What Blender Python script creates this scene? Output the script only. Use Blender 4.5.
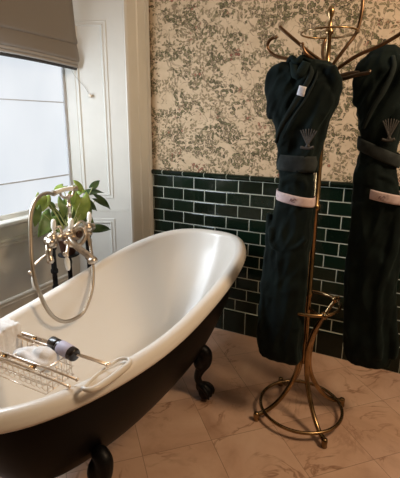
import bpy, bmesh, math, random
from mathutils import Vector, Matrix, noise
random.seed(7)
S = bpy.context.scene
C = S.collection
PI = math.pi
for o in list(bpy.data.objects): bpy.data.objects.remove(o)

# ------------------------------------------------------------------ camera
cd = bpy.data.cameras.new('camera'); cam = bpy.data.objects.new('camera', cd); C.objects.link(cam)
F = Vector((-0.44288756, 0.86011794, -0.25307655)); R = Vector((0.8883514, 0.45912777, 0.00578579)); U = R.cross(F)
m = Matrix((R, U, -F)).transposed().to_4x4(); m.translation = Vector((1.54541, -2.3223, 1.34499))
cam.matrix_world = m
cd.sensor_fit = 'HORIZONTAL'; cd.sensor_width = 36; cd.lens = 417.107 * 36 / 400; cd.shift_y = -0.0222
cd.clip_start = 0.02
S.camera = cam
# ------------------------------------------------------------------ world, lights, exposure
w = bpy.data.worlds.new('world'); S.world = w; w.use_nodes = True
w.node_tree.nodes['Background'].inputs[0].default_value = (0.75, 0.85, 1, 1)
w.node_tree.nodes['Background'].inputs[1].default_value = 1.0
S.view_settings.view_transform = 'Standard'; S.view_settings.look = 'None'
S.view_settings.exposure = 0.0; S.view_settings.gamma = 1; S.view_settings.use_curve_mapping = False
def area(name, loc, target, sx, sy, power, col):
    l = bpy.data.lights.new(name, 'AREA'); l.shape = 'RECTANGLE'; l.size = sx; l.size_y = sy; l.energy = power; l.color = col
    o = bpy.data.objects.new(name, l); C.objects.link(o); o.location = loc
    d = Vector(target) - Vector(loc); o.rotation_euler = d.to_track_quat('-Z', 'Y').to_euler()
    return o
area('daylight_window', (-0.30, -1.22, 1.35), (0.95, -0.62, 0.85), 0.40, 0.85, 27, (0.80, 0.90, 1.0))
area('ceiling_lamp_light', (2.55, -0.95, 2.45), (0.9, -0.6, 0.3), 0.5, 0.5, 31, (1.0, 0.72, 0.46))

# ------------------------------------------------------------------ mesh helpers
def link(name, bm, mat, parent=None, smooth=True, rec=True):
    if rec: bmesh.ops.recalc_face_normals(bm, faces=bm.faces[:])
    me = bpy.data.meshes.new(name); bm.to_mesh(me); bm.free()
    if smooth:
        for p in me.polygons: p.use_smooth = True
    o = bpy.data.objects.new(name, me); C.objects.link(o)
    for mm in (mat if isinstance(mat, (list, tuple)) else [mat]): me.materials.append(mm)
    if parent:
        o.parent = parent
        # meshes are written in world coordinates: undo the thing's own offset once, at the first level
        if parent.parent is None: o.matrix_parent_inverse = Matrix.Translation(parent.location).inverted()
    return o
def tag(o, label, cat, group=None):
    o['label'] = label; o['category'] = cat
    if group: o['group'] = group
    return o
def struct(o): o['kind'] = 'structure'; return o
def thing(name, loc, label, cat, group=None):
    o = bpy.data.objects.new(name, None); C.objects.link(o); o.location = loc; o.empty_display_size = .05
    return tag(o, label, cat, group)
def box(bm, x0, x1, y0, y1, z0, z1, bev=0):
    r = bmesh.ops.create_cube(bm, size=1)
    vs = r['verts']
    for v in vs:
        v.co = Vector((x0 + (v.co.x + .5) * (x1 - x0), y0 + (v.co.y + .5) * (y1 - y0), z0 + (v.co.z + .5) * (z1 - z0)))
    if bev:
        es = list({e for v in vs for e in v.link_edges})
        bmesh.ops.bevel(bm, geom=es, offset=bev, segments=2, affect='EDGES', profile=.6)
def prism(bm, pts, z0, z1):
    a = [bm.verts.new((x, y, z0)) for x, y in pts]; b = [bm.verts.new((x, y, z1)) for x, y in pts]
    n = len(pts)
    bm.faces.new(a[::-1]); bm.faces.new(b)
    for i in range(n): bm.faces.new((a[i], a[(i+1) % n], b[(i+1) % n], b[i]))
def extr_y(bm, prof, y0, y1):      # prof: (x,z) closed outline
    a = [bm.verts.new((x, y0, z)) for x, z in prof]; b = [bm.verts.new((x, y1, z)) for x, z in prof]
    n = len(prof); bm.faces.new(a); bm.faces.new(b[::-1])
    for i in range(n): bm.faces.new((a[i], a[(i+1) % n], b[(i+1) % n], b[i]))
def crom(pts, n=8, closed=False):
    P = [Vector(p) for p in pts]; out = []; N = len(P)
    for i in range(N if closed else N - 1):
        if closed: p0, p1, p2, p3 = P[(i-1) % N], P[i], P[(i+1) % N], P[(i+2) % N]
        else: p0, p1, p2, p3 = P[max(i-1, 0)], P[i], P[i+1], P[min(i+2, N-1)]
        for k in range(n):
            t = k / n
            out.append(.5 * ((2*p1) + (p2-p0)*t + (2*p0-5*p1+4*p2-p3)*t*t + (3*p1-p0-3*p2+p3)*t**3))
    if not closed: out.append(P[-1].copy())
    return out
def tube(bm, pts, r, seg=10, closed=False, n=8, flat=1.0, smooth=True, nrm=None):
    # r: float or list per control point (interpolated); flat squashes along the frame's second axis
    K = len(pts)
    P = crom(pts, n, closed) if smooth else [Vector(p) for p in pts]
    M = len(P)
    def rad(i):
        if not isinstance(r, (list, tuple)): return r
        t = i / (M if closed else M - 1) * (K if closed else K - 1)
        k = int(t); f = t - k
        a = r[k % K]; b = r[(k+1) % K] if closed else r[min(k+1, K-1)]
        return a + (b - a) * f
    rings = []; N0 = None
    for i in range(M):
        if closed: t = (P[(i+1) % M] - P[i-1]).normalized()
        else: t = (P[min(i+1, M-1)] - P[max(i-1, 0)]).normalized()
        if nrm is not None: N0 = Vector(nrm)
        elif N0 is None: N0 = Vector((0, 0, 1)) if abs(t.z) < .9 else Vector((1, 0, 0))
        N0 = (N0 - t * N0.dot(t)).normalized(); B = t.cross(N0)
        q = rad(i)
        rings.append([bm.verts.new(P[i] + N0 * math.cos(a) * q * flat + B * math.sin(a) * q) for a in [2*PI*k/seg for k in range(seg)]])
    for i in range(M if closed else M - 1):
        A = rings[i]; Bb = rings[(i+1) % M]
        for k in range(seg): bm.faces.new((A[k], A[(k+1) % seg], Bb[(k+1) % seg], Bb[k]))
    if not closed:
        bm.faces.new(rings[0][::-1]); bm.faces.new(rings[-1])
def sphere(bm, c, r, sc=(1, 1, 1), seg=16, rot=None):
    q = bmesh.ops.create_uvsphere(bm, u_segments=seg, v_segments=max(8, seg*2//3), radius=1)
    for v in q['verts']:
        p = Vector((v.co.x*r*sc[0], v.co.y*r*sc[1], v.co.z*r*sc[2]))
        if rot: p = rot @ p
        v.co = p + Vector(c)
def lathe(bm, c, prof, axis=(0, 0, 1), seg=20):   # prof: (distance along axis, radius)
    ax = Vector(axis).normalized(); a = Vector((1, 0, 0)) if abs(ax.x) < .8 else Vector((0, 1, 0))
    a = (a - ax*a.dot(ax)).normalized(); b = ax.cross(a); c = Vector(c)
    rings = [[bm.verts.new(c + ax*h + (a*math.cos(t) + b*math.sin(t))*max(r, 1e-4)) for t in [2*PI*k/seg for k in range(seg)]] for h, r in prof]
    for i in range(len(rings)-1):
        for k in range(seg): bm.faces.new((rings[i][k], rings[i][(k+1) % seg], rings[i+1][(k+1) % seg], rings[i+1][k]))
    bm.faces.new(rings[0][::-1]); bm.faces.new(rings[-1])
def remesh(o, vox, smooth=3, disp=0):
    md = o.modifiers.new('r', 'REMESH'); md.mode = 'VOXEL'; md.voxel_size = vox; md.use_smooth_shade = True
    if smooth:
        s = o.modifiers.new('s', 'SMOOTH'); s.iterations = smooth; s.factor = .5
    dg = bpy.context.evaluated_depsgraph_get(); ev = o.evaluated_get(dg)
    me = bpy.data.meshes.new_from_object(ev); me.name = o.name
    for p in me.polygons: p.use_smooth = True
    mats = [m for m in o.data.materials]
    o.modifiers.clear(); o.data = me
    me.materials.clear()
    for m_ in mats: me.materials.append(m_)

# ------------------------------------------------------------------ materials
def newmat(name):
    m = bpy.data.materials.new(name); m.use_nodes = True
    nt = m.node_tree; b = nt.nodes['Principled BSDF']
    return m, nt, b
def N(nt, t, **k):
    n = nt.nodes.new(t)
    for a, v in k.items(): setattr(n, a, v)
    return n
def val(nt, sock, v):
    if isinstance(v, (int, float, tuple, list)): sock.default_value = v
    else: nt.links.new(v, sock)
def math_(nt, op, a, b=0.0, c=0.0, clamp=False):
    n = N(nt, 'ShaderNodeMath', operation=op, use_clamp=clamp)
    val(nt, n.inputs[0], a); val(nt, n.inputs[1], b)
    if op in ('MULTIPLY_ADD', 'COMPARE', 'WRAP'): val(nt, n.inputs[2], c)
    return n.outputs[0]
def vmath(nt, op, a, b=(0, 0, 0)):
    n = N(nt, 'ShaderNodeVectorMath', operation=op)
    val(nt, n.inputs[0], a); val(nt, n.inputs[1], b)
    return n.outputs[0]
def mixc(nt, f, a, b, mode='MIX'):
    n = N(nt, 'ShaderNodeMix', data_type='RGBA', blend_type=mode)
    val(nt, n.inputs[0], f); val(nt, n.inputs[6], a); val(nt, n.inputs[7], b)
    return n.outputs[2]
def ramp(nt, f, stops, interp='LINEAR'):
    n = N(nt, 'ShaderNodeValToRGB'); n.color_ramp.interpolation = interp
    el = n.color_ramp.elements
    while len(el) < len(stops): el.new(.5)
    for e, (p, c) in zip(el, stops): e.position = p; e.color = c if len(c) == 4 else (*c, 1)
    val(nt, n.inputs[0], f); return n.outputs[0]
def noise_(nt, vec, scale, detail=3, rough=.5, dist=0):
    n = N(nt, 'ShaderNodeTexNoise'); nt.links.new(vec, n.inputs['Vector'])
    n.inputs['Scale'].default_value = scale; n.inputs['Detail'].default_value = detail
    n.inputs['Roughness'].default_value = rough; n.inputs['Distortion'].default_value = dist
    return n
def bump(nt, b, h, strength=.3, dist=.002):
    n = N(nt, 'ShaderNodeBump'); n.inputs['Strength'].default_value = strength; n.inputs['Distance'].default_value = dist
    nt.links.new(h, n.inputs['Height']); nt.links.new(n.outputs[0], b.inputs['Normal'])
def c4(c): return (c[0], c[1], c[2], 1)
def srgb(r, g, b):
    f = lambda v: (v/255/12.92) if v/255 <= .04045 else ((v/255+.055)/1.055)**2.4
    return (f(r), f(g), f(b), 1)
def simple(name, col, rough=.5, metal=0, coat=0, nscale=0, namt=.15, bmp=0, bscale=200, sheen=0, spec=.5):
    m, nt, b = newmat(name)
    tc = N(nt, 'ShaderNodeTexCoord').outputs['Object']
    if nscale:
        n = noise_(nt, tc, nscale, 4)
        lo = tuple(v*(1-namt) for v in col[:3]) + (1,); hi = tuple(min(1, v*(1+namt)) for v in col[:3]) + (1,)
        nt.links.new(ramp(nt, n.outputs[0], [(.3, lo), (.7, hi)]), b.inputs['Base Color'])
    else: b.inputs['Base Color'].default_value = c4(col)
    b.inputs['Roughness'].default_value = rough; b.inputs['Metallic'].default_value = metal
    b.inputs['Coat Weight'].default_value = coat; b.inputs['Specular IOR Level'].default_value = spec
    if sheen:
        b.inputs['Sheen Weight'].default_value = sheen; b.inputs['Sheen Roughness'].default_value = .4
        b.inputs['Sheen Tint'].default_value = (.35, .6, .55, 1)
    if bmp: bump(nt, b, noise_(nt, tc, bscale, 3).outputs[0], bmp)
    return m
M_paint = simple('painted_wood', srgb(214, 212, 204), .42, nscale=6, namt=.04, bmp=.05, bscale=60)
M_white = simple('ceiling_paint', srgb(225, 222, 214), .8, nscale=3, namt=.03)
M_enamel = simple('white_enamel', srgb(234, 229, 221), .30, coat=.12, nscale=2, namt=.02)
M_black = simple('black_gloss_paint', (.0028, .0028, .0032), .42, nscale=5, namt=.2, spec=.09)
M_iron = simple('black_cast_iron', (.0035, .0035, .004), .42, nscale=60, namt=.3, bmp=.3, bscale=90, spec=.22)
M_brass = simple('antique_brass', (.29, .19, .095), .27, 1, nscale=18, namt=.45)
M_brass2 = simple('polished_brass', (.86, .74, .62), .28, 1, nscale=30, namt=.15)
M_nickel = simple('aged_nickel', (.63, .54, .44), .28, 1, nscale=60, namt=.25)
M_porc = simple('porcelain', srgb(236, 230, 218), .15, coat=.5, nscale=8, namt=.02)
M_towel = simple('white_cotton', srgb(232, 228, 224), .95, nscale=30, namt=.04, bmp=.6, bscale=320, sheen=.2)
M_robe = simple('dark_green_velour', (.0060, .0112, .0104), .92, nscale=9, namt=.45, bmp=.5, bscale=300, sheen=.07, spec=.15)
M_robe2 = simple('dark_green_rib_highlit', (.019, .025, .024), .95, nscale=20, namt=.3, bmp=.5, bscale=300, sheen=.08, spec=.1)  # lighter than the robe: fold highlights of the lapels put into the colour
M_linen = None
M_plastic = simple('dark_bottle_plastic', (.018, .012, .010), .25, nscale=30, namt=.2)
M_lilac = simple('lilac_label_paper', srgb(186, 180, 200), .55, nscale=80, namt=.06)
M_pot = simple('brown_glazed_clay', srgb(66, 38, 26), .4, nscale=30, namt=.25)
M_soil = simple('potting_soil', (.03, .02, .012), 1, nscale=120, namt=.6, bmp=1, bscale=200)
M_stem = simple('plant_stem', srgb(160, 165, 105), .5, nscale=40, namt=.2)
M_silicone = simple('white_coated_wire', srgb(226, 220, 210), .3, nscale=20, namt=.03)

def leafmat(name, a, b_):
    m, nt, b = newmat(name); tc = N(nt, 'ShaderNodeTexCoord').outputs['Object']
    n = noise_(nt, tc, 25, 4)
    nt.links.new(ramp(nt, n.outputs[0], [(.3, a), (.7, b_)]), b.inputs['Base Color'])
    b.inputs['Roughness'].default_value = .35; b.inputs['Subsurface Weight'].default_value = 0
    b.inputs['Transmission Weight'].default_value = 0
    # thin leaf: let daylight glow through
    tr = N(nt, 'ShaderNodeBsdfTranslucent'); nt.links.new(ramp(nt, n.outputs[0], [(.3, a), (.7, b_)]), tr.inputs[0])
    mx = N(nt, 'ShaderNodeMixShader'); mx.inputs[0].default_value = .35
    nt.links.new(b.outputs[0], mx.inputs[1]); nt.links.new(tr.outputs[0], mx.inputs[2])
    nt.links.new(mx.outputs[0], nt.nodes['Material Output'].inputs[0])
    return m
M_leaf = leafmat('green_leaf', srgb(82, 104, 52), srgb(122, 140, 72))
M_leafy = leafmat('lime_leaf', srgb(126, 150, 62), srgb(172, 190, 96))
M_leafd = leafmat('dark_leaf', srgb(48, 72, 36), srgb(78, 100, 50))

def mat_linen():
    m, nt, b = newmat('taupe_linen'); tc = N(nt, 'ShaderNodeTexCoord').outputs['Object']
    w1 = N(nt, 'ShaderNodeTexWave', bands_direction='Z'); w1.inputs['Scale'].default_value = 160; w1.inputs['Distortion'].default_value = 1.5
    w2 = N(nt, 'ShaderNodeTexWave', bands_direction='Y'); w2.inputs['Scale'].default_value = 160; w2.inputs['Distortion'].default_value = 1.5
    nt.links.new(tc, w1.inputs[0]); nt.links.new(tc, w2.inputs[0])
    f = math_(nt, 'MULTIPLY', w1.outputs[1], w2.outputs[1])
    nt.links.new(mixc(nt, f, srgb(128, 122, 115), srgb(146, 139, 131)), b.inputs['Base Color'])
    b.inputs['Roughness'].default_value = .95; bump(nt, b, f, .2, .0005)
    return m
M_linen = mat_linen()
M_lining = simple('pale_blind_lining', srgb(160, 155, 148), .9, nscale=30, namt=.04)

def mat_wallpaper():
    m, nt, b = newmat('foliage_wallpaper')
    tc = N(nt, 'ShaderNodeTexCoord').outputs['Object']
    sp = N(nt, 'ShaderNodeSeparateXYZ'); nt.links.new(tc, sp.inputs[0])
    cb = N(nt, 'ShaderNodeCombineXYZ'); nt.links.new(sp.outputs[0], cb.inputs[0]); nt.links.new(sp.outputs[2], cb.inputs[1])
    P = cb.outputs[0]
    bg = noise_(nt, P, 14, 5, .6)
    col = ramp(nt, bg.outputs[0], [(.3, srgb(192, 167, 134)), (.7, srgb(211, 187, 155))])
    # where the sprays grow: broad noise, drawn out along the diagonal
    def cluster(off, scale, lo, hi):
        rot = N(nt, 'ShaderNodeVectorRotate', rotation_type='Z_AXIS'); rot.inputs['Angle'].default_value = .5 + off[0]
        nt.links.new(vmath(nt, 'ADD', P, off), rot.inputs[0])
        q = vmath(nt, 'MULTIPLY', rot.outputs[0], (.8, 1.15, 1))
        n = noise_(nt, q, scale, 3, .6, .4)
        return ramp(nt, n.outputs[0], [(lo, (0, 0, 0)), (hi, (1, 1, 1))])
    # fine branches: contour lines of a noise field
    st = noise_(nt, vmath(nt, 'ADD', P, (3.1, 1.7, 0)), 11, 2, .5, .8)
    ln = math_(nt, 'LESS_THAN', math_(nt, 'ABSOLUTE', math_(nt, 'SUBTRACT', st.outputs[0], .5)), .015)
    cm0 = cluster((7, 3, 0), 7, .42, .47)
    ln = math_(nt, 'MULTIPLY', ln, cm0)
    col = mixc(nt, math_(nt, 'MULTIPLY', ln, .75), col, srgb(120, 100, 74))
    def leaves(col, off, scale, a, bb, cm, fills, edge, op=1.0):
        v = N(nt, 'ShaderNodeTexVoronoi', voronoi_dimensions='2D'); v.inputs['Scale'].default_value = scale; v.inputs['Randomness'].default_value = .8
        q = vmath(nt, 'ADD', P, off); nt.links.new(q, v.inputs['Vector'])
        loc = vmath(nt, 'SUBTRACT', q, v.outputs['Position'])
        sc = N(nt, 'ShaderNodeSeparateColor'); nt.links.new(v.outputs['Color'], sc.inputs[0])
        rt = N(nt, 'ShaderNodeVectorRotate', rotation_type='Z_AXIS'); nt.links.new(loc, rt.inputs[0])
        nt.links.new(math_(nt, 'MULTIPLY', sc.outputs[0], 6.283), rt.inputs['Angle'])
        s2 = N(nt, 'ShaderNodeSeparateXYZ'); nt.links.new(rt.outputs[0], s2.inputs[0])
        x = math_(nt, 'DIVIDE', s2.outputs[0], a); y = math_(nt, 'DIVIDE', math_(nt, 'ABSOLUTE', s2.outputs[1]), bb)
        d = math_(nt, 'ADD', math_(nt, 'MULTIPLY', x, x), y)
        inside = math_(nt, 'MULTIPLY', math_(nt, 'LESS_THAN', d, 1.0), cm)
        rim = math_(nt, 'MULTIPLY', inside, math_(nt, 'MAXIMUM', math_(nt, 'GREATER_THAN', d, .58), math_(nt, 'LESS_THAN', y, .10)))
        fill = ramp(nt, sc.outputs[1], fills, 'CONSTANT')
        col = mixc(nt, math_(nt, 'MULTIPLY', inside, op), col, fill)
        return mixc(nt, math_(nt, 'MULTIPLY', rim, .95*op), col, edge)
    A = [(0, srgb(138, 130, 88)), (.3, srgb(168, 150, 110)), (.55, srgb(112, 106, 66)), (.72, srgb(186, 164, 128))]
    B = [(0, srgb(160, 144, 104)), (.4, srgb(184, 162, 126)), (.7, srgb(132, 122, 84))]
    P3 = [(0, srgb(176, 116, 88)), (.5, srgb(196, 150, 120)), (.75, srgb(150, 96, 72))]
    cm1 = cluster((0, 0, 0), 8.5, .49, .52); cm2 = cluster((2.3, 1.1, 0), 7.5, .48, .52); cm3 = cluster((5, 9, 0), 8, .62, .65)
    col = leaves(col, (1.3, .4, 0), 46, .0125, .0055, cm2, B, srgb(92, 72, 48), .95)
    col = leaves(col, (0, 0, 0), 34, .0170, .0085, cm1, A, srgb(60, 44, 26))
    col = leaves(col, (4.2, 2.2, 0), 40, .0140, .0065, cm1, A, srgb(56, 40, 24))
    col = leaves(col, (8.2, 5.2, 0), 36, .010, .010, cm3, P3, srgb(88, 54, 38))
    nt.links.new(col, b.inputs['Base Color']); b.inputs['Roughness'].default_value = .75
    return m
M_wallp = mat_wallpaper()

def mat_tiles(name='green_metro_tile', H=.077, T=.152, z0=.155, gr=.0027, off=0.0):
    m, nt, b = newmat(name)
    tc = N(nt, 'ShaderNodeTexCoord').outputs['Object']
    sp = N(nt, 'ShaderNodeSeparateXYZ'); nt.links.new(tc, sp.inputs[0])
    zz = math_(nt, 'DIVIDE', math_(nt, 'SUBTRACT', sp.outputs[2], z0), H)
    row = math_(nt, 'FLOOR', zz); fz = math_(nt, 'SUBTRACT', zz, row)
    par = math_(nt, 'ABSOLUTE', math_(nt, 'MODULO', row, 2.0))
    uu = math_(nt, 'ADD', math_(nt, 'DIVIDE', sp.outputs[0], T), math_(nt, 'ADD', math_(nt, 'MULTIPLY', par, .5), 20 + off))
    cl = math_(nt, 'FLOOR', uu); fx = math_(nt, 'SUBTRACT', uu, cl)
    def edge(f, size):   # distance in metres to the nearest joint
        return math_(nt, 'MULTIPLY', math_(nt, 'MINIMUM', f, math_(nt, 'SUBTRACT', 1.0, f)), size)
    d = math_(nt, 'MINIMUM', edge(fz, H), edge(fx, T))
    grout = math_(nt, 'LESS_THAN', d, gr)
    idv = N(nt, 'ShaderNodeCombineXYZ'); nt.links.new(cl, idv.inputs[0]); nt.links.new(row, idv.inputs[1])
    wn = N(nt, 'ShaderNodeTexWhiteNoise'); wn.noise_dimensions = '3D'; nt.links.new(idv.outputs[0], wn.inputs['Vector'])
    n = noise_(nt, tc, 22, 4)
    base = mixc(nt, wn.outputs['Value'], (.0022, .0065, .004, 1), (.0055, .0150, .0085, 1))
    base = mixc(nt, math_(nt, 'MULTIPLY', n.outputs[0], .5), base, (.007, .0175, .010, 1))
    gn = noise_(nt, tc, 9, 3)
    gcol = ramp(nt, gn.outputs[0], [(.35, srgb(150, 158, 146)), (.7, srgb(200, 204, 192))])
    nt.links.new(mixc(nt, grout, base, gcol), b.inputs['Base Color'])
    nt.links.new(math_(nt, 'ADD', math_(nt, 'MULTIPLY', grout, .7), .13), b.inputs['Roughness'])
    # slightly pillowed, individually tilted glazed faces
    b.inputs['Specular IOR Level'].default_value = .32
    pil = math_(nt, 'MINIMUM', d, .007)
    sx = N(nt, 'ShaderNodeSeparateColor'); nt.links.new(wn.outputs['Color'], sx.inputs[0])
    tl = math_(nt, 'ADD', math_(nt, 'MULTIPLY', math_(nt, 'MULTIPLY', math_(nt, 'SUBTRACT', sx.outputs[0], .5), fx), .0022),
               math_(nt, 'MULTIPLY', math_(nt, 'MULTIPLY', math_(nt, 'SUBTRACT', sx.outputs[1], .5), fz), .0015))
    h = math_(nt, 'ADD', math_(nt, 'ADD', math_(nt, 'MULTIPLY', pil, .35), tl), math_(nt, 'MULTIPLY', noise_(nt, tc, 26, 2).outputs[0], .0011))
    bump(nt, b, h, 1.0, 1.0)
    return m
M_tile = mat_tiles()
M_tileb = mat_tiles('green_skirting_tile', .155, .152, 0, .0022, .5)
M_tiled = mat_tiles('green_dado_tile', .2, .152, 1.0, .0020, .5)

def mat_floor():
    m, nt, b = newmat('marble_floor_tile')
    tc = N(nt, 'ShaderNodeTexCoord').outputs['Object']
    sp = N(nt, 'ShaderNodeSeparateXYZ'); nt.links.new(tc, sp.inputs[0])
    s2 = math.sqrt(.5); T = .302
    u = math_(nt, 'DIVIDE', math_(nt, 'SUBTRACT', math_(nt, 'MULTIPLY', math_(nt, 'ADD', sp.outputs[0], sp.outputs[1]), s2), .573 - 30*T), T)
    v = math_(nt, 'DIVIDE', math_(nt, 'SUBTRACT', math_(nt, 'MULTIPLY', math_(nt, 'SUBTRACT', sp.outputs[0], sp.outputs[1]), s2), 1.297 - 30*T), T)
    cu = math_(nt, 'FLOOR', u); cv = math_(nt, 'FLOOR', v); fu = math_(nt, 'FRACT', u); fv = math_(nt, 'FRACT', v)
    e = lambda f: math_(nt, 'MULTIPLY', math_(nt, 'MINIMUM', f, math_(nt, 'SUBTRACT', 1.0, f)), T)
    d = math_(nt, 'MINIMUM', e(fu), e(fv)); grout = math_(nt, 'LESS_THAN', d, .0013)
    idv = N(nt, 'ShaderNodeCombineXYZ'); nt.links.new(cu, idv.inputs[0]); nt.links.new(cv, idv.inputs[1])
    wn = N(nt, 'ShaderNodeTexWhiteNoise'); nt.links.new(idv.outputs[0], wn.inputs['Vector'])
    q = vmath(nt, 'ADD', tc, vmath(nt, 'MULTIPLY', wn.outputs['Color'], (7, 7, 7)))
    cloud = noise_(nt, q, 3.2, 6, .6, .6)
    col = ramp(nt, cloud.outputs[0], [(.28, srgb(182, 146, 122)), (.5, srgb(208, 172, 148)), (.72, srgb(220, 188, 164))])
    ve = noise_(nt, q, 2.6, 5, .6, 1.4)
    vm = math_(nt, 'ABSOLUTE', math_(nt, 'SUBTRACT', ve.outputs[0], .5))
    vein = ramp(nt, vm, [(0, (1, 1, 1)), (.007, (.6, .6, .6)), (.022, (0, 0, 0))])
    msk = ramp(nt, noise_(nt, q, 4.5, 3).outputs[0], [(.48, (0, 0, 0)), (.62, (1, 1, 1))])
    f = math_(nt, 'MULTIPLY', math_(nt, 'MULTIPLY', vein, msk), .75)
    col = mixc(nt, f, col, srgb(126, 84, 56))
    bl = ramp(nt, noise_(nt, vmath(nt, 'ADD', q, (3, 5, 0)), 5, 5, .65, .8).outputs[0], [(.64, (0, 0, 0)), (.74, (1, 1, 1))])
    col = mixc(nt, math_(nt, 'MULTIPLY', bl, .4), col, srgb(140, 98, 68))
    col = mixc(nt, math_(nt, 'MULTIPLY', wn.outputs['Value'], .08), col, srgb(160, 128, 104))
    col = mixc(nt, math_(nt, 'MULTIPLY', grout, .7), col, srgb(128, 100, 80))
    nt.links.new(col, b.inputs['Base Color'])
    b.inputs['Roughness'].default_value = .34
    bump(nt, b, math_(nt, 'MINIMUM', d, .002), .3, .5)
    return m
M_floor = mat_floor()

def mat_pane():
    m, nt, b = newmat('daylit_frosted_glass')
    tc = N(nt, 'ShaderNodeTexCoord').outputs['Object']
    n = noise_(nt, vmath(nt, 'MULTIPLY', tc, (1, 1, .5)), 2.2, 3, .5)
    col = ramp(nt, n.outputs[0], [(.35, (.68, .73, .79)), (.65, (.80, .835, .875))])
    b.inputs['Base Color'].default_value = (.10, .11, .12, 1); b.inputs['Roughness'].default_value = .25
    nt.links.new(col, b.inputs['Emission Color']); b.inputs['Emission Strength'].default_value = 1.0
    return m
M_pane = mat_pane()
M_far = simple('olive_wall_paint', srgb(150, 140, 116), .8, nscale=4, namt=.05)
M_lampglass = simple('lamp_diffuser', srgb(255, 225, 190), .5, nscale=5, namt=.02)

# ------------------------------------------------------------------ room shell
XR, YF, ZC = 3.1, -3.7, 2.62
bm = bmesh.new(); box(bm, -.62, XR+.1, YF-.1, .12, -.08, 0); struct(link('floor', bm, M_floor, smooth=False))
bm = bmesh.new(); box(bm, -.62, XR+.1, YF-.1, .12, ZC, ZC+.08); struct(link('ceiling', bm, M_white, smooth=False))
bm = bmesh.new(); box(bm, -.62, XR+.1, .006, .12, 0, ZC); struct(link('wall_back', bm, M_wallp, smooth=False))
bm = bmesh.new(); box(bm, XR, XR+.1, YF, .006, 0, ZC); struct(link('wall_right', bm, M_far, smooth=False))
bm = bmesh.new(); box(bm, -.62, XR, YF-.1, YF, 0, ZC); struct(link('wall_front', bm, M_far, smooth=False))
# tiled dado: field tiles, skirting tiles, moulded cap
bm = bmesh.new(); box(bm, -.028, XR, 0, .006, .155, 1.002); struct(link('wall_back_tiling', bm, M_tile, smooth=False))
bm = bmesh.new()
a = [(-.009, 0), (-.009, .146), (-.005, .154), (0, .155), (.006, .155), (.006, 0)]
va = [bm.verts.new((-.028, y, z)) for y, z in a]; vb = [bm.verts.new((XR, y, z)) for y, z in a]
for i in range(6): bm.faces.new((va[i], va[(i+1) % 6], vb[(i+1) % 6], vb[i]))
bm.faces.new(va); bm.faces.new(vb[::-1]); struct(link('baseboard_back', bm, M_tileb, smooth=False))
bm = bmesh.new()
a = [(0, 1.002), (-.006, 1.004), (-.015, 1.012), (-.018, 1.022), (-.014, 1.030), (-.006, 1.034), (.006, 1.035), (.006, 1.002)]
n = len(a); va = [bm.verts.new((-.028, y, z)) for y, z in a]; vb = [bm.verts.new((XR, y, z)) for y, z in a]
for i in range(n): bm.faces.new((va[i], va[(i+1) % n], vb[(i+1) % n], vb[i]))
bm.faces.new(va); bm.faces.new(vb[::-1]); struct(link('trim_1', bm, M_tiled, smooth=False))

# left wall with the splayed window recess
XA = -.034; YA, YB = -.225, -1.62          # room edge of the two splays
XI = -.338; YI, YJ = -.385, -1.460          # window edge
bm = bmesh.new()
prism(bm, [(XA, .006), (XA, YA), (XI, YI), (-.62, YI), (-.62, .006)], 0, ZC)
prism(bm, [(XA, YB), (XA, YF), (-.62, YF), (-.62, YJ), (XI, YJ)], 0, ZC)
prism(bm, [(XI, YI), (XI, YJ), (-.62, YJ), (-.62, YI)], 0, .80)
prism(bm, [(XA, YA), (XI, YI), (-.62, YI), (-.62, YJ), (XI, YJ), (XA, YB)], 2.42, ZC)
struct(link('wall_left', bm, M_paint, smooth=False))
# architrave between recess and corner
def architrave(name, ys):
    bm = bmesh.new(); prism(bm, ys, 0, ZC); return struct(link(name, bm, M_paint, smooth=False))
architrave('trim_2', [(XA, -.002), (-.006, -.002), (-.006, -.022), (-.018, -.030), (-.018, -.105), (-.014, -.112), (-.020, -.120), (-.020, -.205), (-.026, -.222), (XA, -.224)])
architrave('trim_3', [(XA, -1.84), (-.006, -1.84), (-.006, -1.82), (-.018, -1.81), (-.018, -1.735), (-.014, -1.728), (-.020, -1.72), (-.020, -1.64), (-.026, -1.622), (XA, -1.621)])
# moulded panels on a plane: o + u*s + n*h
def frame(bm, o, u, n, s0, s1, z0, z1, prof):
    o = Vector(o); u = Vector(u).normalized(); n = Vector(n).normalized(); rings = []
    for d, h in prof:
        rings.append([bm.verts.new(o + u*s + n*h + Vector((0, 0, z))) for s, z in ((s0+d, z0+d), (s1-d, z0+d), (s1-d, z1-d), (s0+d, z1-d))])
    for i in range(len(rings)-1):
        for k in range(4): bm.faces.new((rings[i][k], rings[i][(k+1) % 4], rings[i+1][(k+1) % 4], rings[i+1][k]))
PROF = [(0, 0), (.001, .004), (.006, .006), (.011, .003), (.013, .0035), (.020, .0035), (.021, .008), (.026, .009), (.031, .004), (.033, 0.0)]
ud = Vector((XI-XA, YI-YA, 0)).normalized(); nd = Vector((-ud.y, ud.x, 0)); nd = nd if nd.y < 0 else -nd
L = (Vector((XI, YI, 0)) - Vector((XA, YA, 0))).length
o0 = (XA, YA, 0)
bm = bmesh.new()
for z0, z1 in ((.135, .742), (.872, 1.895), (2.02, 2.36)): frame(bm, o0, ud, nd, .098, L-.045, z0, z1, PROF)
mo = struct(link('trim_4', bm, M_paint, smooth=False))
bm = bmesh.new()   # meeting line between lower and upper shutter leaf: two thin beads
for z in (.786, .797):
    a = Vector(o0) + ud*.004; b_ = Vector(o0) + ud*(L-.004)
    for q in (0,): 
        vs = [bm.verts.new(p + nd*h + Vector((0, 0, z+dz))) for p in (a, b_) for h, dz in ((0, 0), (.003, .001), (.003, .005), (0, .006))]
        for i in range(3): bm.faces.new((vs[i], vs[i+1], vs[i+5], vs[i+4]))
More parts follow.
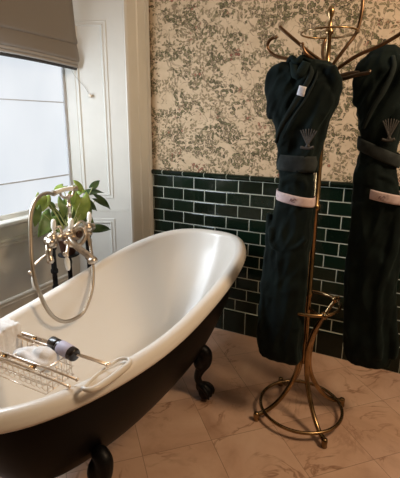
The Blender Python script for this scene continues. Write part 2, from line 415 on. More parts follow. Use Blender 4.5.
struct(link('trim_5', bm, M_paint, smooth=False))
bm = bmesh.new()
ud2 = Vector((XI-XA, YJ-YB, 0)).normalized(); nd2 = Vector((-ud2.y, ud2.x, 0)); nd2 = nd2 if nd2.y > 0 else -nd2
for z0, z1 in ((.135, .742), (.872, 1.895), (2.02, 2.36)): frame(bm, (XA, YB, 0), ud2, nd2, .098, L-.045, z0, z1, PROF)
struct(link('trim_6', bm, M_paint, smooth=False))
# apron panel below the sill
bm = bmesh.new()
frame(bm, (XI, YI, 0), (0, -1, 0), (1, 0, 0), .06, abs(YJ-YI)-.06, .365, .735, [(0, 0), (.002, .010), (.012, .012), (.018, .006), (.026, .006), (.028, .012), (.036, .010), (.042, 0.0)])
struct(link('trim_7', bm, M_paint, smooth=False))
bm = bmesh.new(); extr_y(bm, [(XI, 0), (-.338, 0), (-.338, .13), (-.346, .145), (XI, .15)], YI-.001, YJ+.001)
struct(link('baseboard_left', bm, M_paint, smooth=False))

# window: frame, frosted panes, rails, sill
win = bpy.data.objects.new('window_1', None); C.objects.link(win); win.location = (-.4, (YI+YJ)/2, .8); struct(win)
bm = bmesh.new()
XG = -.350
box(bm, XG-.04, XG+.004, YI-.001, YI-.006, .81, 2.42)
box(bm, XG-.04, XG+.004, YJ+.006, YJ+.001, .81, 2.42)
box(bm, XG-.04, XG+.004, YJ+.004, YI-.004, 2.36, 2.42)
link('window_frame', bm, M_paint, win, smooth=False)
bm = bmesh.new(); extr_y(bm, [(-.43, .80), (-.43, .862), (XG+.006, .860), (XG+.010, .836), (-.316, .832), (-.308, .826), (-.308, .812), (-.316, .806), (-.325, .800)], YI-.002, YJ+.002)
link('window_sill', bm, M_paint, win, smooth=False)
bm = bmesh.new(); box(bm, XG-.012, XG-.003, YJ+.006, YI-.022, .862, 1.018); link('glass_pane', bm, M_pane, win, smooth=False)
M_bar = simple('grey_glazing_bar', srgb(190, 192, 194), .5, nscale=20, namt=.05)
bm = bmesh.new(); box(bm, XG-.012, XG+.004, YJ+.006, YI-.006, 1.018, 1.025); link('glazing_bar', bm, M_bar, win, smooth=False)
bm = bmesh.new(); box(bm, XG-.012, XG+.004, YJ+.006, YI-.006, 1.4435, 1.4485); link('glazing_bar', bm, M_bar, win, smooth=False)
bm = bmesh.new(); box(bm, XG-.012, XG+.006, YI-.022, YI-.006, .862, 2.36); link('pane_edge_strip', bm, M_bar, win, smooth=False)
for z0, z1 in ((1.025, 1.4435), (1.4485, 1.90), (1.905, 2.36)):
    bm = bmesh.new(); box(bm, XG-.012, XG-.004, YJ+.006, YI-.022, z0, z1); link('glass_pane', bm, M_pane, win, smooth=False)
bm = bmesh.new(); box(bm, XG-.012, XG+.004, YJ+.006, YI-.006, 1.90, 1.905); link('glazing_bar', bm, M_bar, win, smooth=False)

# roman blind
bl = thing('roman_blind', (-.30, (YI+YJ)/2, 2.40), 'taupe linen roman blind drawn part way down over the bright window', 'blind')
y0, y1 = -.375, -1.43
def sheet(bm, prof, y0, y1, th=.003, ny=24, sag=0.0):
    rows = []
    for j in range(ny+1):
        t = j/ny; y = y0 + (y1-y0)*t; s = sag*math.sin(PI*t)
        rows.append([bm.verts.new((x, y, z + s*max(0, min(1, (1.80-z)/.15)))) for x, z in prof])
    for j in range(ny):
        for i in range(len(prof)-1): bm.faces.new((rows[j][i], rows[j][i+1], rows[j+1][i+1], rows[j+1][i]))
def solid(o, th): 
    md = o.modifiers.new('t', 'SOLIDIFY'); md.thickness = th; md.offset = 0
bm = bmesh.new(); sheet(bm, [(-.285, 2.41), (-.272, 2.2), (-.262, 1.95), (-.252, 1.80), (-.244, 1.775), (-.246, 1.764), (-.258, 1.760)], y0, y1, sag=.01)
o = link('fabric_panel', bm, M_linen, bl); solid(o, .003)
bm = bmesh.new(); sheet(bm, [(-.262, 1.775), (-.252, 1.757), (-.243, 1.72), (-.238, 1.685), (-.240, 1.671), (-.247, 1.664), (-.257, 1.67)], y0, y1, sag=.022)
o = link('lower_fold', bm, M_linen, bl); solid(o, .003)
bm = bmesh.new(); sheet(bm, [(-.268, 1.70), (-.250, 1.676), (-.244, 1.660), (-.246, 1.650), (-.249, 1.652), (-.2495, 1.650), (-.246, 1.643), (-.249, 1.634), (-.262, 1.645)], y0-.002, y1, sag=.020)
o = link('lining_fold', bm, M_lining, bl); solid(o, .003)
bm = bmesh.new(); sheet(bm, [(-.275, 1.70), (-.262, 1.650), (-.256, 1.632), (-.260, 1.624), (-.272, 1.635)], y0-.004, y1, sag=.016)
o = link('bottom_bar', bm, simple('dark_blind_bar', (.03, .028, .027), .6, nscale=20), bl); solid(o, .004)
# cord cleat on the shutter panel
kn = thing('shutter_knob', (-.217, -.323, 1.484), 'small white round knob on the tall shutter panel, with a thin cord', 'knob')
base = Vector(o0) + ud*(Vector((-.217, -.323, 0)) - Vector(o0)).dot(ud) + Vector((0, 0, 1.484))
bm = bmesh.new(); lathe(bm, base, [(0, .010), (.003, .010), (.006, .005), (.014, .005), (.018, .011), (.023, .012), (.028, .008), (.030, 0)], nd, 14); link('knob_head', bm, M_porc, kn)
bm = bmesh.new(); tube(bm, [base + nd*.014, base + nd*.012 + ud*.03 + Vector((0, 0, .05)), Vector((-.29, -.385, 1.62)), Vector((-.275, -.39, 1.70))], .0012, 6)
link('cord', bm, M_lining, kn)

# ------------------------------------------------------------------ bath
BX, BY, BA, BB = .5235, -.9835, .3251, .8095
def zrim(y):
    t = max(0, min(1, (y + 1.306) / 1.061)); t = t*t*(3-2*t)*.767 + t*t*.233
    return .6191 + .1035*t
def plan(th, a, bf, bn, cy, ex=2.3):
    c, s = math.cos(th), math.sin(th)
    if s > 0: ex += .36
    k = (abs(c)**ex + abs(s)**ex) ** (-1/ex)
    return BX + a*k*c, cy + (bf if s > 0 else bn)*k*s
NT = 96
def surf(bm, levels):
    rings = []
    for f in levels:
        rings.append([bm.verts.new(f(2*PI*k/NT)) for k in range(NT)])
    for i in range(len(rings)-1):
        for k in range(NT): bm.faces.new((rings[i][k], rings[i][(k+1) % NT], rings[i+1][(k+1) % NT], rings[i+1][k]))
    return rings
def lev(a, bf, bn, zfun, ex=2.3, dy=0):
    def f(th):
        x, y = plan(th, a, bf, bn, BY+dy, ex); return (x, y, zfun(y))
    return f
def rimlev(dd, dz):      # dd outward, dz up, relative to the roll's centre line
    def f(th):
        x, y = plan(th, BA, BB, BB, BY); x2, y2 = plan(th + .01, BA, BB, BB, BY)
        t = Vector((x2-x, y2-y)).normalized(); nx, ny = t.y, -t.x
        return (x + nx*dd, y + ny*dd, zrim(y) + dz)
    return f
bath = thing('bathtub', (BX, BY, 0), 'freestanding slipper bath, black outside and white inside, on claw feet', 'bathtub')
lv = []
# roll: from the outer underside over the top and down inside
rr = .030
for a in range(-70, 181, 18):
    t = math.radians(a); lv.append(rimlev(rr*math.cos(t) + (.004 if a < 0 else 0), -rr + rr*math.sin(t)))
inner = [(.292, .765, .765, .10, 2.3, 0), (.284, .735, .75, .2, 2.3, 0), (.268, .69, .73, .34, 2.3, 0), (.244, .635, .70, .5, 2.3, 0), (.212, .565, .67, .68, 2.3, 0), (.180, .50, .63, .84, 2.3, 0), (.146, .43, .58, .94, 2.2, 0), (.10, .34, .50, .99, 2.1, 0), (.05, .2, .3, 1.0, 2.1, 0), (.012, .05, .08, 1.0, 2, 0)]
for a, bf, bn, t, ex, dy in inner:
    lv.append(lev(a, bf, bn, (lambda t: lambda y: (zrim(y)-.03)*(1-t) + .20*t)(t), ex, dy))
bm = bmesh.new(); rg = surf(bm, lv); bm.faces.new(rg[-1])
link('basin', bm, M_enamel, bath)
lv = []
outer = [(.322, .80, .80, 0.02), (.317, .79, .79, .10), (.309, .76, .775, .22), (.292, .71, .75, .38), (.264, .65, .72, .55), (.234, .59, .69, .70), (.204, .53, .65, .83), (.165, .46, .60, .93), (.11, .36, .49, .985), (.05, .2, .3, 1.0), (.012, .04, .06, 1.0)]
for a, bf, bn, t in outer:
    lv.append(lev(a, bf, bn, (lambda t: lambda y: (zrim(y)-.045)*(1-t) + .165*t)(t)))
bm = bmesh.new(); rg = surf(bm, lv); bm.faces.new(rg[-1])
link('outer_shell', bm, M_black, bath)
# claw feet
def foot(sx, y, sy):
    bm = bmesh.new(); X = lambda d: BX + sx*(d-.018)
    tube(bm, [(X(.205), y, .262), (X(.222), y+sy*.004, .275), (X(.243), y+sy*.010, .255), (X(.240), y+sy*.014, .205), (X(.212), y+sy*.012, .155), (X(.200), y+sy*.010, .115), (X(.208), y+sy*.012, .080), (X(.225), y+sy*.014, .058)],
         [.022, .029, .031, .029, .024, .019, .0175, .021], 14)
    sphere(bm, (X(.215), y+sy*.008, .215), .040, (.8, 1.15, 1.3))
    for k in (-1, 0, 1):            # acanthus lobes at the knee
        sphere(bm, (X(.238), y+sy*.01+k*.021, .245-.012*abs(k)), .016, (1, .8, 1.9))
    sphere(bm, (X(.238), y+sy*.016, .036), .034)
    for k in (-1, 0, 1):            # claws over the ball
        tube(bm, [(X(.214), y+sy*.014+k*.010, .075), (X(.246), y+sy*.016+k*.026, .067), (X(.268), y+sy*.018+k*.030, .042), (X(.268), y+sy*.018+k*.026, .016)], [.012, .011, .009, .005], 8)
    tube(bm, [(X(.20), y+sy*.01, .075), (X(.200), y+sy*.016, .045), (X(.212), y+sy*.016, .018)], [.012, .011, .006], 8)
    o = link('foot', bm, M_iron, bath); remesh(o, .0045, 2)
    return o
for sx in (1, -1):
    foot(sx, -.715, 1); foot(sx, -1.445, -1)

# ------------------------------------------------------------------ bath mixer
mx = thing('bath_mixer_tap', (.085, -.865, 0), 'ornate aged nickel bath mixer tap with white porcelain levers on black standpipes', 'tap')
TX = .095
def standpipe(y, top):
    bm = bmesh.new()
    pr = [(0, .040), (.006, .040), (.012, .028), (.02, .016), (.06, .0115), (.30, .0115), (.305, .016), (.32, .017), (.335, .0115), (.56, .0115), (.565, .0165), (.58, .0165), (.59, .0115), (.645, .0115), (.65, .017), (.665, .017), (.672, .0125), (top-.03, .0125), (top-.025, .018), (top-.008, .018), (top, .014)]
    lathe(bm, (TX-.005, y, 0), pr, seg=16); link('standpipe', bm, M_iron, mx)
standpipe(-.99, .79); standpipe(-.755, .79)
def lever(parent, c, d, ln=.064):
    bm = bmesh.new(); d = Vector(d).normalized(); c = Vector(c)
    lathe(bm, c, [(0, .005), (.006, .0085), (.010, .006), (.014, .0095), (ln*.4, .0125), (ln*.8, .0115), (ln*.95, .0075), (ln, .002)], d, 14)
    o = link('lever', bm, M_porc, parent)
    bm = bmesh.new(); lathe(bm, c, [(-.008, .006), (-.004, .011), (.003, .011), (.007, .006)], d, 12); link('lever_collar', bm, M_nickel, o)
# horizontal body with bulbs and flanges along y
bm = bmesh.new()
lathe(bm, (TX, -1.035, .815), [(0, 0.0049), (0.004, 0.0171), (0.016, 0.0195), (0.022, 0.0122), (0.028, 0.0232), (0.038, 0.0256), (0.052, 0.0256), (0.058, 0.0159), (0.075, 0.0146), (0.08, 0.0207), (0.088, 0.0207), (0.095, 0.0146), (0.12, 0.0244), (0.15, 0.0378), (0.172, 0.0415), (0.195, 0.0378), (0.222, 0.0244), (0.24, 0.0146), (0.246, 0.0207), (0.254, 0.0207), (0.262, 0.0159), (0.27, 0.0244), (0.295, 0.0256), (0.303, 0.0146), (0.309, 0.0195), (0.322, 0.0171), (0.328, 0.0049)], (0, 1, 0), 20)
link('body', bm, M_nickel, mx)
for yy in (-.99, -.755):
    bm = bmesh.new(); lathe(bm, (TX-.002, yy, .775), [(0, .018), (.006, .024), (.014, .024), (.020, .018), (.035, .023), (.05, .022), (.058, .024), (.066, .015), (.072, .008)], seg=16)
    b_ = link('valve', bm, M_nickel, mx)
    if yy < -.9: lever(b_, (TX+.004, yy+.008, .845), (.05, .0, 1)); 
    else: lever(b_, (TX+.006, yy+.006, .835), (.05, .05, 1))
bm = bmesh.new()   # left end cap with hanging drop
lathe(bm, (TX+.03, -1.035, .815), [(-.02, .016), (0, .019), (.012, .022), (.018, .015), (.024, .019), (.03, .008)], (1, -.4, 0), 14)
tube(bm, [(TX+.02, -1.035, .80), (TX+.03, -1.045, .775), (TX+.036, -1.05, .755), (TX+.04, -1.05, .742)], [.015, .017, .013, .017], 12)
sphere(bm, (TX+.04, -1.05, .735), .017)
link('end_valve', bm, M_nickel, mx)
# spout over the rim with rose outlet
bm = bmesh.new()
tube(bm, [(TX+.01, -.90, .80), (TX+.045, -.915, .785), (TX+.085, -.915, .762), (TX+.125, -.905, .735), (TX+.145, -.898, .715)], [.020, .017, .015, .015, .018], 14)
lathe(bm, (TX+.145, -.898, .722), [(0, .018), (-.012, .024), (-.022, .024), (-.028, .020), (-.030, .008)], (-.25, 0, 1), 16)
lathe(bm, (TX+.03, -.865, .815), [(0, .030), (.012, .030), (.016, .022), (.026, .020)], (1, -.3, .1), 18)
link('spout', bm, M_nickel, mx)
bm = bmesh.new(); lathe(bm, (TX+.052, -.873, .817), [(0, .019), (.006, .018), (.008, .010)], (1, -.3, .1), 18); link('diverter_face', bm, simple('dark_bronze', (.05, .022, .012), .35, .6, nscale=40), mx)
lever(mx, (TX+.075, -.985, .745), (.0, .05, -1), .075)
lever(mx, (TX+.03, -1.14, .700), (.0, .02, -1), .075)
bm = bmesh.new()  # arm carrying the low left lever, turned finials
tube(bm, [(TX+.02, -1.05, .76), (TX+.01, -1.10, .735), (TX+.02, -1.135, .712), (TX+.03, -1.14, .700)], [.006, .006, .006, .009], 10)
sphere(bm, (TX+.035, -1.16, .712), .010); tube(bm, [(TX+.03, -1.14, .706), (TX+.035, -1.155, .711)], .005, 8)
sphere(bm, (TX+.08, -1.0, .758), .011)
tube(bm, [(TX+.03, -.93, .80), (TX+.06, -.96, .775), (TX+.075, -.985, .748)], [.010, .008, .009], 10)
link('diverter_arm', bm, M_nickel, mx)
# riser and cradle
bm = bmesh.new()
lathe(bm, (TX, -.872, .83), [(0, .020), (.01, .022), (.018, .012), (.03, .010), (.035, .015), (.043, .015), (.048, .009), (.11, .008), (.115, .013), (.123, .013), (.128, .008), (.165, .008), (.17, .012), (.178, .006)], seg=14)
tube(bm, [(TX, -.872, .99), (TX+.004, -.850, 1.0), (TX+.006, -.838, 1.022), (TX+.006, -.840, 1.035)], [.007, .006, .006, .005], 8)
tube(bm, [(TX, -.872, .99), (TX+.004, -.905, .996), (TX+.006, -.925, 1.012), (TX+.006, -.924, 1.028)], [.007, .006, .006, .005], 8)
link('cradle', bm, M_nickel, mx)
lever(mx, (TX+.03, -.905, .84), (.2, 0, 1), .062)
bm = bmesh.new(); tube(bm, [(TX+.01, -.88, .83), (TX+.03, -.90, .835), (TX+.045, -.85, .875), (TX+.03, -.80, .845)], [.008, .007, .005, .007], 8)
tube(bm, [(TX, -.93, .83), (TX+.02, -.96, .87), (TX+.01, -.985, .86)], [.007, .006, .006], 8)
tube(bm, [(TX+.04, -.96, .80), (TX+.055, -.93, .775), (TX+.06, -.89, .765), (TX+.055, -.85, .775), (TX+.045, -.82, .80), (TX+.03, -.81, .83)], [.008, .010, .009, .010, .009, .007], 10)
tube(bm, [(TX+.02, -.80, .80), (TX+.04, -.79, .765), (TX+.03, -.775, .745)], [.010, .011, .008], 10); link('scroll_bracket', bm, M_nickel, mx)

# hand shower and hose
hs = thing('hand_shower', (TX+.01, -.9, 1.03), 'telephone style hand shower lying on the mixer cradle, with long looping metal hose', 'hand shower')
bm = bmesh.new()
tube(bm, [(TX+.02, -.865, 1.034), (TX+.02, -.90, 1.036), (TX+.03, -.95, 1.036), (TX+.045, -1.00, 1.034)], [.012, .0105, .011, .012], 12)
link('handle', bm, M_porc, hs)
bm = bmesh.new()
lathe(bm, (TX+.02, -.868, 1.034), [(0, .012), (.006, .015), (.012, .011), (.02, .010), (.03, .014), (.036, .008)], (0, 1, -.1), 14)
link('handle_collar', bm, M_nickel, hs); bm = bmesh.new()
lathe(bm, (TX+.045, -1.00, 1.034), [(-.002, .012), (.004, .014), (.01, .010), (.016, .009)], (.2, -1, -.1), 14)
link('handle_collar', bm, M_nickel, hs)
def hosemat():
    m, nt, b = newmat('ribbed_metal_hose'); b.inputs['Metallic'].default_value = 1; b.inputs['Roughness'].default_value = .3
    tc = N(nt, 'ShaderNodeTexCoord').outputs['Object']
    b.inputs['Base Color'].default_value = (.44, .37, .29, 1)
    wv = N(nt, 'ShaderNodeTexWave', bands_direction='DIAGONAL'); wv.inputs['Scale'].default_value = 90; nt.links.new(tc, wv.inputs[0])
    bump(nt, b, wv.outputs[1], .5, .001); return m
M_hose = hosemat()
bm = bmesh.new()
tube(bm, [(.148, -1.012, 1.033), (.17, -1.078, 1.046), (.20, -1.154, 1.033), (.22, -1.202, .983), (.235, -1.227, .889), (.25, -1.244, .814), (.27, -1.253, .724), (.29, -1.237, .628), (.30, -1.206, .564), (.305, -1.154, .522), (.30, -1.08, .506), (.295, -1.022, .519), (.275, -.948, .582), (.24, -.894, .658), (.19, -.845, .736), (.14, -.804, .80)], .0082, 12, n=6)
link('hose', bm, M_hose, hs)

# ------------------------------------------------------------------ potted plant on slim stand
st = thing('plant_stand', (-.03, -.775, 0), 'slim black pedestal stand between bath and window under the potted plant', 'stand')
bm = bmesh.new(); lathe(bm, (-.03, -.775, 0), [(0, .10), (.008, .10), (.016, .05), (.03, .018), (.06, .012), (.30, .012), (.31, .018), (.33, .018), (.34, .012), (.60, .012), (.62, .016), (.64, .012), (.655, .02)], seg=20)
link('pedestal', bm, M_iron, st)
bm = bmesh.new(); lathe(bm, (-.03, -.775, .655), [(0, .05), (.003, .055), (.008, .055), (.010, .05)], seg=24); link('top', bm, M_iron, st)
pl = thing('potted_plant', (-.03, -.775, .665), 'leafy green pothos plant in small brown pot behind the bath taps', 'plant')
bm = bmesh.new(); lathe(bm, (-.03, -.775, .665), [(0, .034), (.004, .036), (.06, .046), (.075, .05), (.09, .05), (.092, .044), (.08, .040)], seg=24); link('pot', bm, M_pot, pl)
bm = bmesh.new(); lathe(bm, (-.03, -.775, .740), [(0, .040), (.004, .039), (.006, .02)], seg=16); link('soil', bm, M_soil, pl)
def leaf(c, d, up, ln, wd, mat, base):
    """heart-shaped blade at c pointing along d, with a petiole from the pot"""
    d = Vector(d).normalized(); up = Vector(up); s = d.cross(up).normalized(); up = s.cross(d).normalized(); c = Vector(c)
    bm = bmesh.new(); nu, nv = 10, 6; rows = []
    for i in range(nu+1):
        t = i/nu; hw = wd*.5*(math.sin(PI*min(1, t*.93+.07)**.62))**.9 if t < 1 else 0
        back = -.10*ln*(1 - t)**3
        droop = -.30*ln*t*t
        row = []
        for j in range(-nv//2, nv//2+1):
            v = j/(nv/2)
            p = c + d*(ln*(t-.35) + back*abs(v)*3) + s*(hw*v) + up*(droop + .18*hw*abs(v) + .02*ln*math.sin(7*t+v*3))
            row.append(bm.verts.new(p))
        rows.append(row)
    for i in range(nu):
        for j in range(nv): bm.faces.new((rows[i][j], rows[i][j+1], rows[i+1][j+1], rows[i+1][j]))
    bmesh.ops.remove_doubles(bm, verts=bm.verts[:], dist=1e-5)
    o = link('leaf', bm, mat, pl); solid(o, .0008)
    bm = bmesh.new(); at = c - d*ln*.33; b0 = Vector(base)
    mid = (at + b0)/2 + Vector((0, 0, .03)) + (at-b0).cross(Vector((0, 0, 1))).normalized()*.012
    tube(bm, [b0, mid, at], [.0032, .0026, .002], 6, n=5); link('petiole', bm, M_stem, o)
base = (-.03, -.775, .745)
LV = [  # position, direction, up, length, width, material
 ((-.03, -.80, 1.020), (.2, -.8, -.05), (.3, 0, 1), .085, .045, M_leafy),
 ((-.03, -.66, 1.000), (.3, .7, -.5), (.7, -.3, .7), .075, .060, M_leafy),
 ((-.03, -.665, .975), (.5, .3, .3), (.6, -.5, .6), .05, .035, M_leafy),
 ((-.03, -.93, .955), (.1, -.3, -1), (1, -.3, .2), .09, .060, M_leafy),
 ((-.03, -.960, .905), (.1, -.2, -1), (1, -.4, .2), .085, .05, M_leaf),
 ((-.03, -.90, .965), (.3, -.4, -.6), (1, -.3, .5), .07, .055, M_leafy),
 ((.00, -.685, .900), (.2, -.2, -1), (1, -.5, .3), .13, .095, M_leafy),
 ((-.02, -.635, .870), (.3, .3, -1), (.9, -.5, .3), .11, .075, M_leaf),
 ((-.03, -.560, .965), (.5, .9, .15), (.3, -.4, 1), .10, .06, M_leafd),
 ((-.03, -.480, .895), (.4, .9, -.55), (.5, -.5, .8), .12, .065, M_leafd),
 ((-.03, -.585, .895), (.3, .8, -.45), (.6, -.5, .8), .10, .065, M_leafd),
 ((-.03, -.51, .745), (.3, .9, -.05), (.7, -.6, .8), .13, .058, M_leafd),
 ((-.05, -.88, .850), (.2, -.7, -.5), (.9, -.2, .5), .12, .09, M_leaf),
 ((-.06, -.83, .79), (.3, -.6, -.3), (.8, -.4, .6), .10, .07, M_leafd),
 ((-.05, -.765, .915), (.4, -.3, -.8), (.9, -.3, .5), .09, .06, M_leaf),
 ((-.02, -.73, .965), (.3, .2, .9), (.8, -.6, .1), .08, .055, M_leafy),
 ((-.05, -.84, .930), (.3, -.6, .5), (.8, -.3, .5), .07, .045, M_leaf),
 ((-.04, -.60, .80), (.3, .5, -.8), (.9, -.4, .3), .10, .07, M_leaf),
 ((-.07, -.70, .84), (.3, .2, -.9), (.9, -.5, .3), .11, .08, M_leaf),
 ((-.07, -.78, .85), (.2, -.1, -.9), (1, -.5, .3), .11, .08, M_leafd),
 ((-.06, -.66, .93), (.3, .6, .2), (.5, -.5, .8), .08, .05, M_leaf),
 ((-.03, -.54, 1.0), (.3, .6, .6), (.6, -.5, .4), .06, .04, M_leafd),
]
for k, (c, d, u, ln, wd, mt) in enumerate(LV):
    a = k*2.4; leaf(c, d, u, ln, wd, mt, (base[0]+.018*math.cos(a), base[1]+.018*math.sin(a), base[2]))

# ------------------------------------------------------------------ bath caddy
cy = thing('bath_caddy', (.48, -1.47, .60), 'brass wire bath caddy resting across the rim at the near end of the bath', 'caddy')
YN, YR, ZT = -1.586, -1.446, .635
def rod(bm, a, b_, r=.0035): tube(bm, [a, b_], r, 8, smooth=False)
def rail(y, s):
    e = .768 if s > 0 else .795
    bm = bmesh.new()
    rod(bm, (.21, y, ZT), (.62, y, ZT), .0042); rod(bm, (.38, y, ZT-.009), (e-.01, y, ZT-.009), .0034)
    rod(bm, (.21, y+s*.022, ZT-.004), (.60, y+s*.022, ZT-.004), .0032); rod(bm, (.40, y+s*.022, ZT+.003), (e, y+s*.022, ZT+.003), .0036)
    o = link('rail', bm, M_brass2, cy)
    bm = bmesh.new()
    for x in (.475, .60): 
        bm = bmesh.new(); tube(bm, [(x-.006, y+s*.010, ZT-.002), (x+.006, y+s*.010, ZT-.002)], .0145, 14, smooth=False, flat=.55); link('rail_clip', bm, M_brass, o)
    for c in ((e, y+s*.022, ZT+.003), (e-.010, y, ZT-.009)):
        bm = bmesh.new(); sphere(bm, c, .0062); link('rail_knob', bm, M_brass2, o)
rail(YN, 1); rail(YR, -1)
bm = bmesh.new()
zb = .555
for k in range(12):            # basket wires along the bath, bent up at both ends
    x = .37 + k*.024
    tube(bm, [(x, YN+.010, ZT-.012), (x, YN+.014, zb+.015), (x, YN+.024, zb), (x, YR-.024, zb), (x, YR-.014, zb+.015), (x, YR-.010, ZT-.012)], .0014, 6, smooth=False)
for x in (.355, .648):         # ends
    for k in range(6):
        y = YN+.02 + k*(YR-YN-.04)/5; rod(bm, (x, y, zb), (x, y, ZT-.012), .0014)
for z, in ((zb,), (zb+.03,)):
    tube(bm, [(.355, YN+.012, z), (.648, YN+.012, z), (.648, YR-.012, z), (.355, YR-.012, z)], .0018, 6, closed=True, smooth=False)
for x in (.355, .50, .648): rod(bm, (x, YN, ZT), (x, YR, ZT), .0026)
for y in (YN+.05, YR-.05): rod(bm, (.355, y, zb-.002), (.648, y, zb-.002), .0018)
link('basket', bm, M_brass2, cy)
for s in (1, -1):
    bm = bmesh.new(); xc = BX + s*.327
    pts = [(BX+s*.274, -1.565, .628), (BX+s*.282, -1.580, .633), (BX+s*.296, -1.582, .634), (BX+s*.310, -1.570, .633), (BX+s*.317, -1.53, .631), (BX+s*.321, -1.46, .631), (BX+s*.320, -1.422, .632), (BX+s*.306, -1.405, .633), (BX+s*.282, -1.41, .631), (BX+s*.266, -1.43, .624), (BX+s*.260, -1.50, .620)]
    tube(bm, pts, [.0055, .006, .007, .0085, .0105, .0105, .0085, .006, .0055, .005, .005], 10, closed=True, n=6)
    link('rim_rest', bm, M_silicone, cy)
# things in the caddy
def bottle():
    t = thing('bottle', (.60, -1.47, .63), 'small dark bottle with lilac label lying in the bath caddy behind the white cloth', 'bottle')
    a = Vector((.560, -1.458, .648)); d = Vector((.115, -.016, -.008)).normalized()
    bm = bmesh.new(); lathe(bm, a, [(.030, .012), (.034, .019), (.042, .0215), (.112, .0215), (.118, .019), (.120, .015)], d, 24); link('bottle_body', bm, M_plastic, t)
    bm = bmesh.new(); lathe(bm, a, [(.047, .0220), (.048, .0225), (.096, .0225), (.097, .0220)], d, 24); link('bottle_label', bm, M_lilac, t)
    bm = bmesh.new(); lathe(bm, a, [(0, .018), (.002, .0195), (.028, .0195), (.032, .020)], d, 24); link('bottle_cap', bm, M_plastic, t)
bottle()
bm = bmesh.new()
for c, r, s in (((.475, -1.475, .600), .036, (1.25, .9, .75)), ((.52, -1.47, .607), .036, (1.2, .9, .85)), ((.50, -1.455, .592), .038, (1.5, .95, .7)), ((.440, -1.48, .596), .022, (1.5, .9, .7)), ((.545, -1.49, .596), .026, (1.1, .8, .8))):
    sphere(bm, c, r, s, 20)
tube(bm, [(.425, -1.50, .598), (.47, -1.50, .612), (.53, -1.505, .606), (.565, -1.49, .592)], [.010, .014, .014, .010], 10)
bmesh.ops.translate(bm, verts=bm.verts[:], vec=(.058, -.040, .020)); bmesh.ops.scale(bm, verts=bm.verts[:], vec=(1.1, 1, 1), space=Matrix.Translation((-.555, 0, 0)))
o = link('washcloth', bm, M_towel); remesh(o, .004, 4)
nr = [v.normal.copy() for v in o.data.vertices]
for v, vn in zip(o.data.vertices, nr): v.co += vn*noise.noise(v.co*38)*.004
tag(o, 'crumpled white washcloth in the middle of the bath caddy, in front of the bottle', 'cloth')
# folded waffle towel standing in the left end of the caddy
bm = bmesh.new()
NX, NZ = 26, 26
def rbox(x0, x1, y0, y1, z0, z1, bev): box(bm, x0, x1, y0, y1, z0, z1, bev)
rbox(.315, .405, -1.535, -1.500, .575, .682, .012); rbox(.312, .408, -1.502, -1.462, .575, .690, .014); rbox(.316, .404, -1.464, -1.428, .575, .684, .012)
bmesh.ops.translate(bm, verts=bm.verts[:], vec=(.010, -.018, -.006))
o = link('folded_towel', bm, M_towel); remesh(o, .0035, 4)
nr = [v.normal.copy() for v in o.data.vertices]
for v, vn in zip(o.data.vertices, nr):
    p = v.co.copy(); g = max(0, math.sin(p.z*2*PI/.016))*max(0, math.sin((p.x + p.y)*2*PI/.020))
    v.co += vn*(.0022*g + .003*noise.noise(p*22))
tag(o, 'folded white waffle towel standing upright in the left end of the bath caddy', 'towel')

# ------------------------------------------------------------------ brass coat stand
SX, SY = 1.193, -.585
cs = thing('coat_stand', (SX, SY, 0), 'tall brass coat stand with curled hooks, hung with two dark green robes', 'coat stand')
bm = bmesh.new()
lathe(bm, (SX, SY, 0), [(.265, .004), (.27, .013), (.29, .0125), (.60, .0125), (.605, .017), (.62, .017), (.625, .0125), (.985, .0125), (.99, .018), (1.0, .020), (1.01, .018), (1.015, .0125), (1.50, .0125), (1.505, .018), (1.53, .019), (1.535, .012), (1.66, .009), (1.665, .015), (1.675, .016), (1.685, .009), (1.72, .007), (1.728, .011), (1.742, .0135), (1.756, .010), (1.762, .002)], seg=20)
link('pole', bm, M_brass, cs)
for k in range(4):
    a = math.radians(41 + 90*k) + (.0 if k else .0); dx, dy = math.cos(a), math.sin(a)
    P = lambda r, z: (SX + dx*r, SY + dy*r, z)
    bm = bmesh.new()
    tube(bm, [P(.130, .565), P(.098, .520), P(.060, .455), P(.034, .385), P(.0265, .32), P(.030, .25), (SX+dx*.055, SY+dy*.055, .175), P(.108, .095), P(.165, .048), P(.222, .030)], [.0085, .0095, .0105, .011, .011, .011, .011, .0105, .0105, .011], 12)
    o = link('leg', bm, M_brass, cs)
    bm = bmesh.new(); lathe(bm, P(.222, 0), [(0, .011), (.003, .0135), (.02, .0125), (.03, .014), (.041, .0125), (.045, .006)], seg=14); link('foot_cap', bm, M_brass, o)
    bm = bmesh.new(); sphere(bm, P(.131, .572), .015); lathe(bm, P(.131, .572), [(.010, .008), (.020, .010), (.028, .003)], (dx, dy, .3), 12); link('leg_finial', bm, M_brass, o)
def ring(name, r, z, t):
    bm = bmesh.new(); tube(bm, [(SX+r*math.cos(a), SY+r*math.sin(a), z) for a in [2*PI*k/48 for k in range(48)]], t, 10, closed=True, smooth=False); return link(name, bm, M_brass, cs)
ring('floor_ring', .188, .045, .0078); ring('umbrella_ring', .134, .572, .0075)
bm = bmesh.new(); tube(bm, [(SX, SY, .545), (SX+.060, SY-.05, .545), (SX+.092, SY-.085, .552)], .006, 8, smooth=False); link('crossbar', bm, M_brass, cs)
ring('top_ring', .104, 1.668, .0034)
M_hookb = simple('darkened_brass', (.17, .10, .055), .32, 1, nscale=18, namt=.4)
